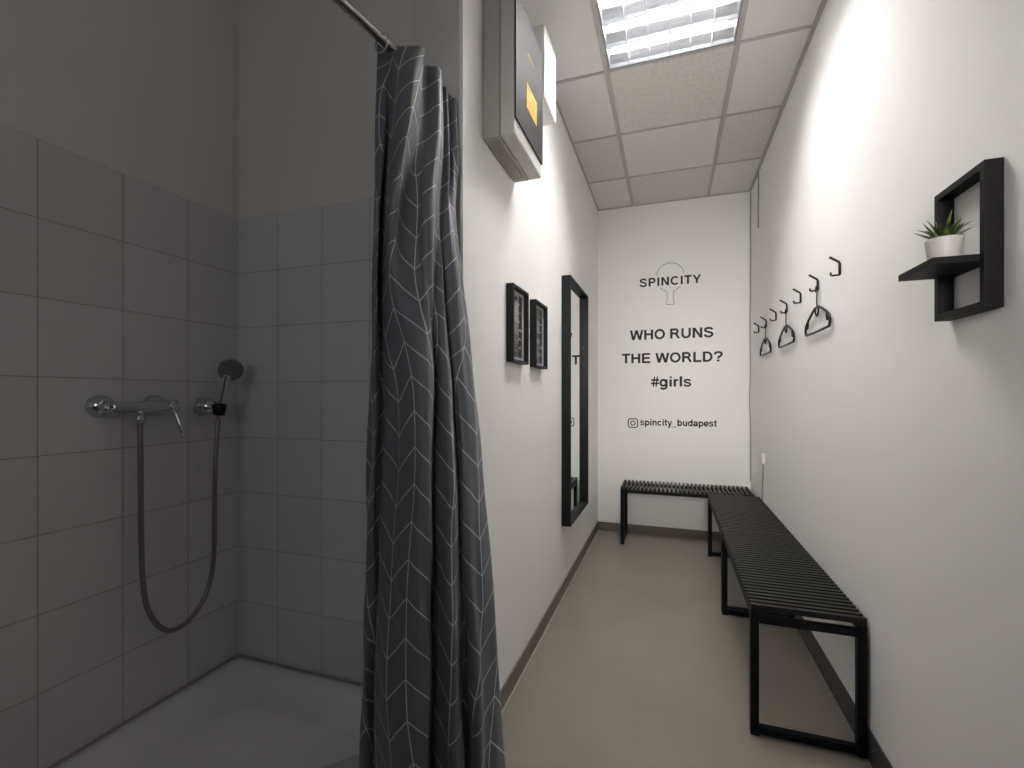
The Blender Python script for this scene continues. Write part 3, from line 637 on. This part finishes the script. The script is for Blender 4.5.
# ------------------------------------------------------------------ wall lettering
def ell(cx, cy, rx, ry, a0, a1, n=20): return [(cx + rx * math.cos(math.radians(a0 + (a1 - a0) * k / n)), cy + ry * math.sin(math.radians(a0 + (a1 - a0) * k / n))) for k in range(n + 1)]
def cm(P, n=6): return [(v.x, v.y) for v in catmull([(a, b, 0) for a, b in P], n)]
SS = [(545, 525), (500, 620), (340, 656), (175, 625), (115, 525), (175, 430), (335, 375), (500, 310), (560, 200), (490, 95), (335, 58), (160, 95), (90, 215)]
bowlP = [(133, 656), (390, 656)] + ell(390, 508, 150, 148, 90, -90, 12) + [(133, 360)]
G = {  # advance, strokes ('l' line of centre points, 'd' diagonal with level ends: xtop,ytop,xbottom,ybottom,width, 'o' closed ring)
 'H': (722, [('l', [(133, 0), (133, 716)]), ('l', [(589, 0), (589, 716)]), ('l', [(133, 375), (589, 375)])]),
 'W': (944, [('d', 80, 716, 245, 0, 160), ('d', 472, 716, 262, 0, 155), ('d', 472, 716, 682, 0, 155), ('d', 864, 716, 699, 0, 160)]),
 'O': (778, [('o', ell(389, 358, 283, 303, 0, 360, 32)[:-1])]),
 'R': (722, [('l', [(133, 0), (133, 716)]), ('l', bowlP), ('d', 420, 360, 625, 0, 165)]),
 'U': (722, [('l', [(133, 716), (133, 270)] + ell(361, 270, 228, 212, 180, 360, 16) + [(589, 270), (589, 716)])]),
 'N': (722, [('l', [(133, 0), (133, 716)]), ('l', [(589, 0), (589, 716)]), ('d', 145, 716, 577, 0, 160)]),
 'S': (667, [('l', cm(SS))]),
 'T': (611, [('l', [(20, 656), (590, 656)]), ('l', [(305, 0), (305, 716)])]),
 'E': (667, [('l', [(133, 0), (133, 716)]), ('l', [(133, 656), (605, 656)]), ('l', [(133, 372), (575, 372)]), ('l', [(133, 60), (620, 60)])]),
 'L': (611, [('l', [(133, 0), (133, 716)]), ('l', [(133, 60), (580, 60)])]),
 'D': (722, [('l', [(133, 0), (133, 716)]), ('l', [(133, 656), (330, 656)] + ell(330, 358, 265, 298, 90, -90, 18) + [(133, 60)])]),
 'P': (667, [('l', [(133, 0), (133, 716)]), ('l', [(133, 656), (380, 656)] + ell(380, 494, 165, 162, 90, -90, 12) + [(133, 332)])]),
 'C': (722, [('l', ell(380, 358, 283, 303, 42, 318, 26))]),
 'I': (278, [('l', [(139, 0), (139, 716)])]),
 'Y': (667, [('d', 85, 716, 333, 280, 160), ('d', 582, 716, 333, 280, 160), ('l', [(333, 0), (333, 330)])]),
 '?': (611, [('l', cm([(95, 500), (135, 610), (300, 658), (465, 610), (510, 500), (430, 390), (330, 315), (300, 200)])), ('l', [(300, 0), (300, 136)])]),
 '#': (556, [('d', 245, 716, 160, 0, 92), ('d', 430, 716, 345, 0, 92), ('t', [(15, 475), (545, 475)]), ('t', [(5, 235), (535, 235)])]),
 ' ': (278, []),
 'g': (611, [('o', ell(275, 268, 190, 205, 0, 360, 26)[:-1]), ('l', cm([(482, 519), (482, 300), (482, 30), (445, -90), (290, -150), (130, -105), (95, -60)]))]),
 'i': (278, [('l', [(139, 0), (139, 519)]), ('l', [(139, 600), (139, 716)])]),
 'l': (278, [('l', [(139, 0), (139, 716)])]),
 'r': (389, [('l', [(133, 0), (133, 519)]), ('t', cm([(133, 320), (170, 415), (255, 455), (365, 440)]))]),
 's': (556, [('t', [(x * .83, y * .725) for x, y in cm(SS)])]),
 'p': (611, [('l', [(133, -198), (133, 519)]), ('o', ell(330, 260, 190, 203, 0, 360, 26)[:-1])]),
 'b': (611, [('l', [(133, 0), (133, 716)]), ('o', ell(330, 260, 190, 203, 0, 360, 26)[:-1])]),
 'd': (611, [('l', [(478, 0), (478, 716)]), ('o', ell(281, 260, 190, 203, 0, 360, 26)[:-1])]),
 'n': (611, [('l', [(133, 0), (133, 519)]), ('l', cm([(133, 300), (180, 420), (310, 458), (440, 415), (478, 300), (478, 150), (478, 0)]))]),
 'u': (611, [('l', [(478, 0), (478, 519)]), ('l', cm([(133, 519), (133, 370), (133, 200), (170, 100), (295, 60), (430, 100), (478, 220)]))]),
 'c': (556, [('l', ell(295, 260, 210, 203, 45, 315, 22))]),
 'e': (556, [('l', ell(285, 260, 210, 203, 0, 318, 24)), ('t', [(75, 245), (545, 245)])]),
 'a': (556, [('l', cm([(80, 370), (140, 445), (275, 463), (400, 430), (432, 330), (432, 150), (450, 0)])), ('o', ell(250, 150, 175, 100, 0, 360, 22)[:-1])]),
 't': (333, [('l', cm([(165, 690), (165, 400), (165, 140), (200, 75), (315, 62)])), ('t', [(15, 468), (315, 468)])]),
 'y': (556, [('d', 82, 519, 290, 0, 145), ('d', 478, 519, 262, -110, 140), ('l', cm([(290, -40), (245, -130), (160, -150), (70, -143)]))]),
 '_': (556, [('u', [(0, -130), (556, -130)])]),
}
def text_mesh(s, name, width, height, cx, zbase, parent, space=0, y=YB - .0006):
    """flat cut-out letters built from strokes"""
    polys = []; x = 0
    def ribbon(P, w, closed=False):
        n = len(P); L, R = [], []
        for i in range(n):
            p = Vector(P[i]); a = Vector(P[(i - 1) % n]) if (closed or i) else None; c = Vector(P[(i + 1) % n]) if (closed or i < n - 1) else None
            d1 = (p - a).normalized() if a is not None and (p - a).length > 1e-6 else None; d2 = (c - p).normalized() if c is not None and (c - p).length > 1e-6 else None
            d1 = d1 or d2; d2 = d2 or d1; t = (d1 + d2).normalized(); nn = Vector((-t.y, t.x)); k = w / 2 / max(.5, nn.dot(Vector((-d1.y, d1.x))))
            L.append(p + nn * k); R.append(p - nn * k)
        for i in range(n if closed else n - 1):
            j = (i + 1) % n; polys.append([L[i] + o_, L[j] + o_, R[j] + o_, R[i] + o_])
    for ch in s:
        adv, st = G[ch]; o_ = Vector((x, 0))
        for q in st:
            if q[0] == 'd': _, xt, yt, xb, yb, w = q; polys.append([Vector((xt - w / 2, yt)) + o_, Vector((xt + w / 2, yt)) + o_, Vector((xb + w / 2, yb)) + o_, Vector((xb - w / 2, yb)) + o_])
            else:
                pts = q[1]; vert = all(abs(a[0] - b[0]) < 1 for a, b in zip(pts, pts[1:]))
                w = {'l': 160 if vert else 146, 'o': 148, 't': 122, 'u': 60}[q[0]]; ribbon(pts, w, q[0] == 'o')
        x += adv + space
    xs_ = [v.x for p in polys for v in p]; x0, x1 = min(xs_), max(xs_); kx, kz = width / (x1 - x0), height / 716
    b = bmesh.new()
    for p in polys:
        P2 = [(cx + (v.x - (x0 + x1) / 2) * kx, zbase + v.y * kz) for v in p]
        try: b.faces.new([b.verts.new((a, y - .0006, c)) for a, c in P2])
        except ValueError: pass
    return obj(name, b, M['ink'], parent)
def words(parent, s, width, height, cx, zb):
    ad = lambda t: sum(G[c][0] for c in t); tot = ad(s) - 60; x = 0
    for wd in s.split(' '):
        a = ad(wd); text_mesh(wd, 'lettering_word', (a - 55) / tot * width, height, cx - width / 2 + (x + (a - 55) / 2) / tot * width, zb, parent); x += a + 278
lg = thing('paddle_logo', 'paddle outline logo with SPINCITY lettering near the top of the back wall', 'logo', (0, YB, 1.95))
text_mesh('SPINCITY', 'wordmark', .490, .071, -.001, 2.110, lg, space=45)
b = bmesh.new(); Yl = YB - .0012
arcp = [(.003 + .110 * math.cos(a), Yl, 2.190 + .106 * math.sin(a)) for a in [math.radians(6 + k * 169 / 28) for k in range(29)]]
sweep(b, arcp, .0018, 6, ry=.0018)
for s in (-1, 1):
    sweep(b, catmull([(.003 + s * .080, Yl, 2.090), (.003 + s * .050, Yl, 2.070), (.003 + s * .030, Yl, 2.056), (.003 + s * .026, Yl, 2.040), (.003 + s * .025, Yl, 2.0), (.003 + s * .033, Yl, 1.949)], 4), .0018, 6)
sweep(b, [(-.030, Yl, 1.948), (.036, Yl, 1.948)], .0018, 6)
for v in b.verts: v.co.y = Yl + (v.co.y - Yl) * .5
obj('paddle_outline', b, M['thin'], lg)
sl = thing('wall_slogan', 'black lettering WHO RUNS THE WORLD? #girls on the back wall', 'lettering', (0, YB, 1.25))
words(sl, 'WHO RUNS', .664, .084, .005, 1.659)
words(sl, 'THE WORLD?', .800, .083, .007, 1.459)
text_mesh('#girls', 'lettering_line', .320, .086, .008, 1.256, sl)
ih = thing('social_handle', 'small camera icon and account name lettering low on the back wall', 'lettering', (0, YB, .91))
text_mesh('spincity_budapest', 'lettering_line', .604, .055, .060, .927, ih)
b = bmesh.new()
ic = [(-.301 + x, Yl, .944 + z) for x, z in rrect(-.039, .039, -.037, .037, .018)]
sweep(b, ic, .0042, 6, closed=True)
sweep(b, [(-.301 + .018 * math.cos(k * PI / 10), Yl, .944 + .018 * math.sin(k * PI / 10)) for k in range(20)], .0042, 6, closed=True)
sweep(b, [(-.280, Yl, .966), (-.279, Yl, .967)], .004, 6)
for v in b.verts: v.co.y = Yl + (v.co.y - Yl) * .2
obj('camera_icon', b, M['ink'], ih)
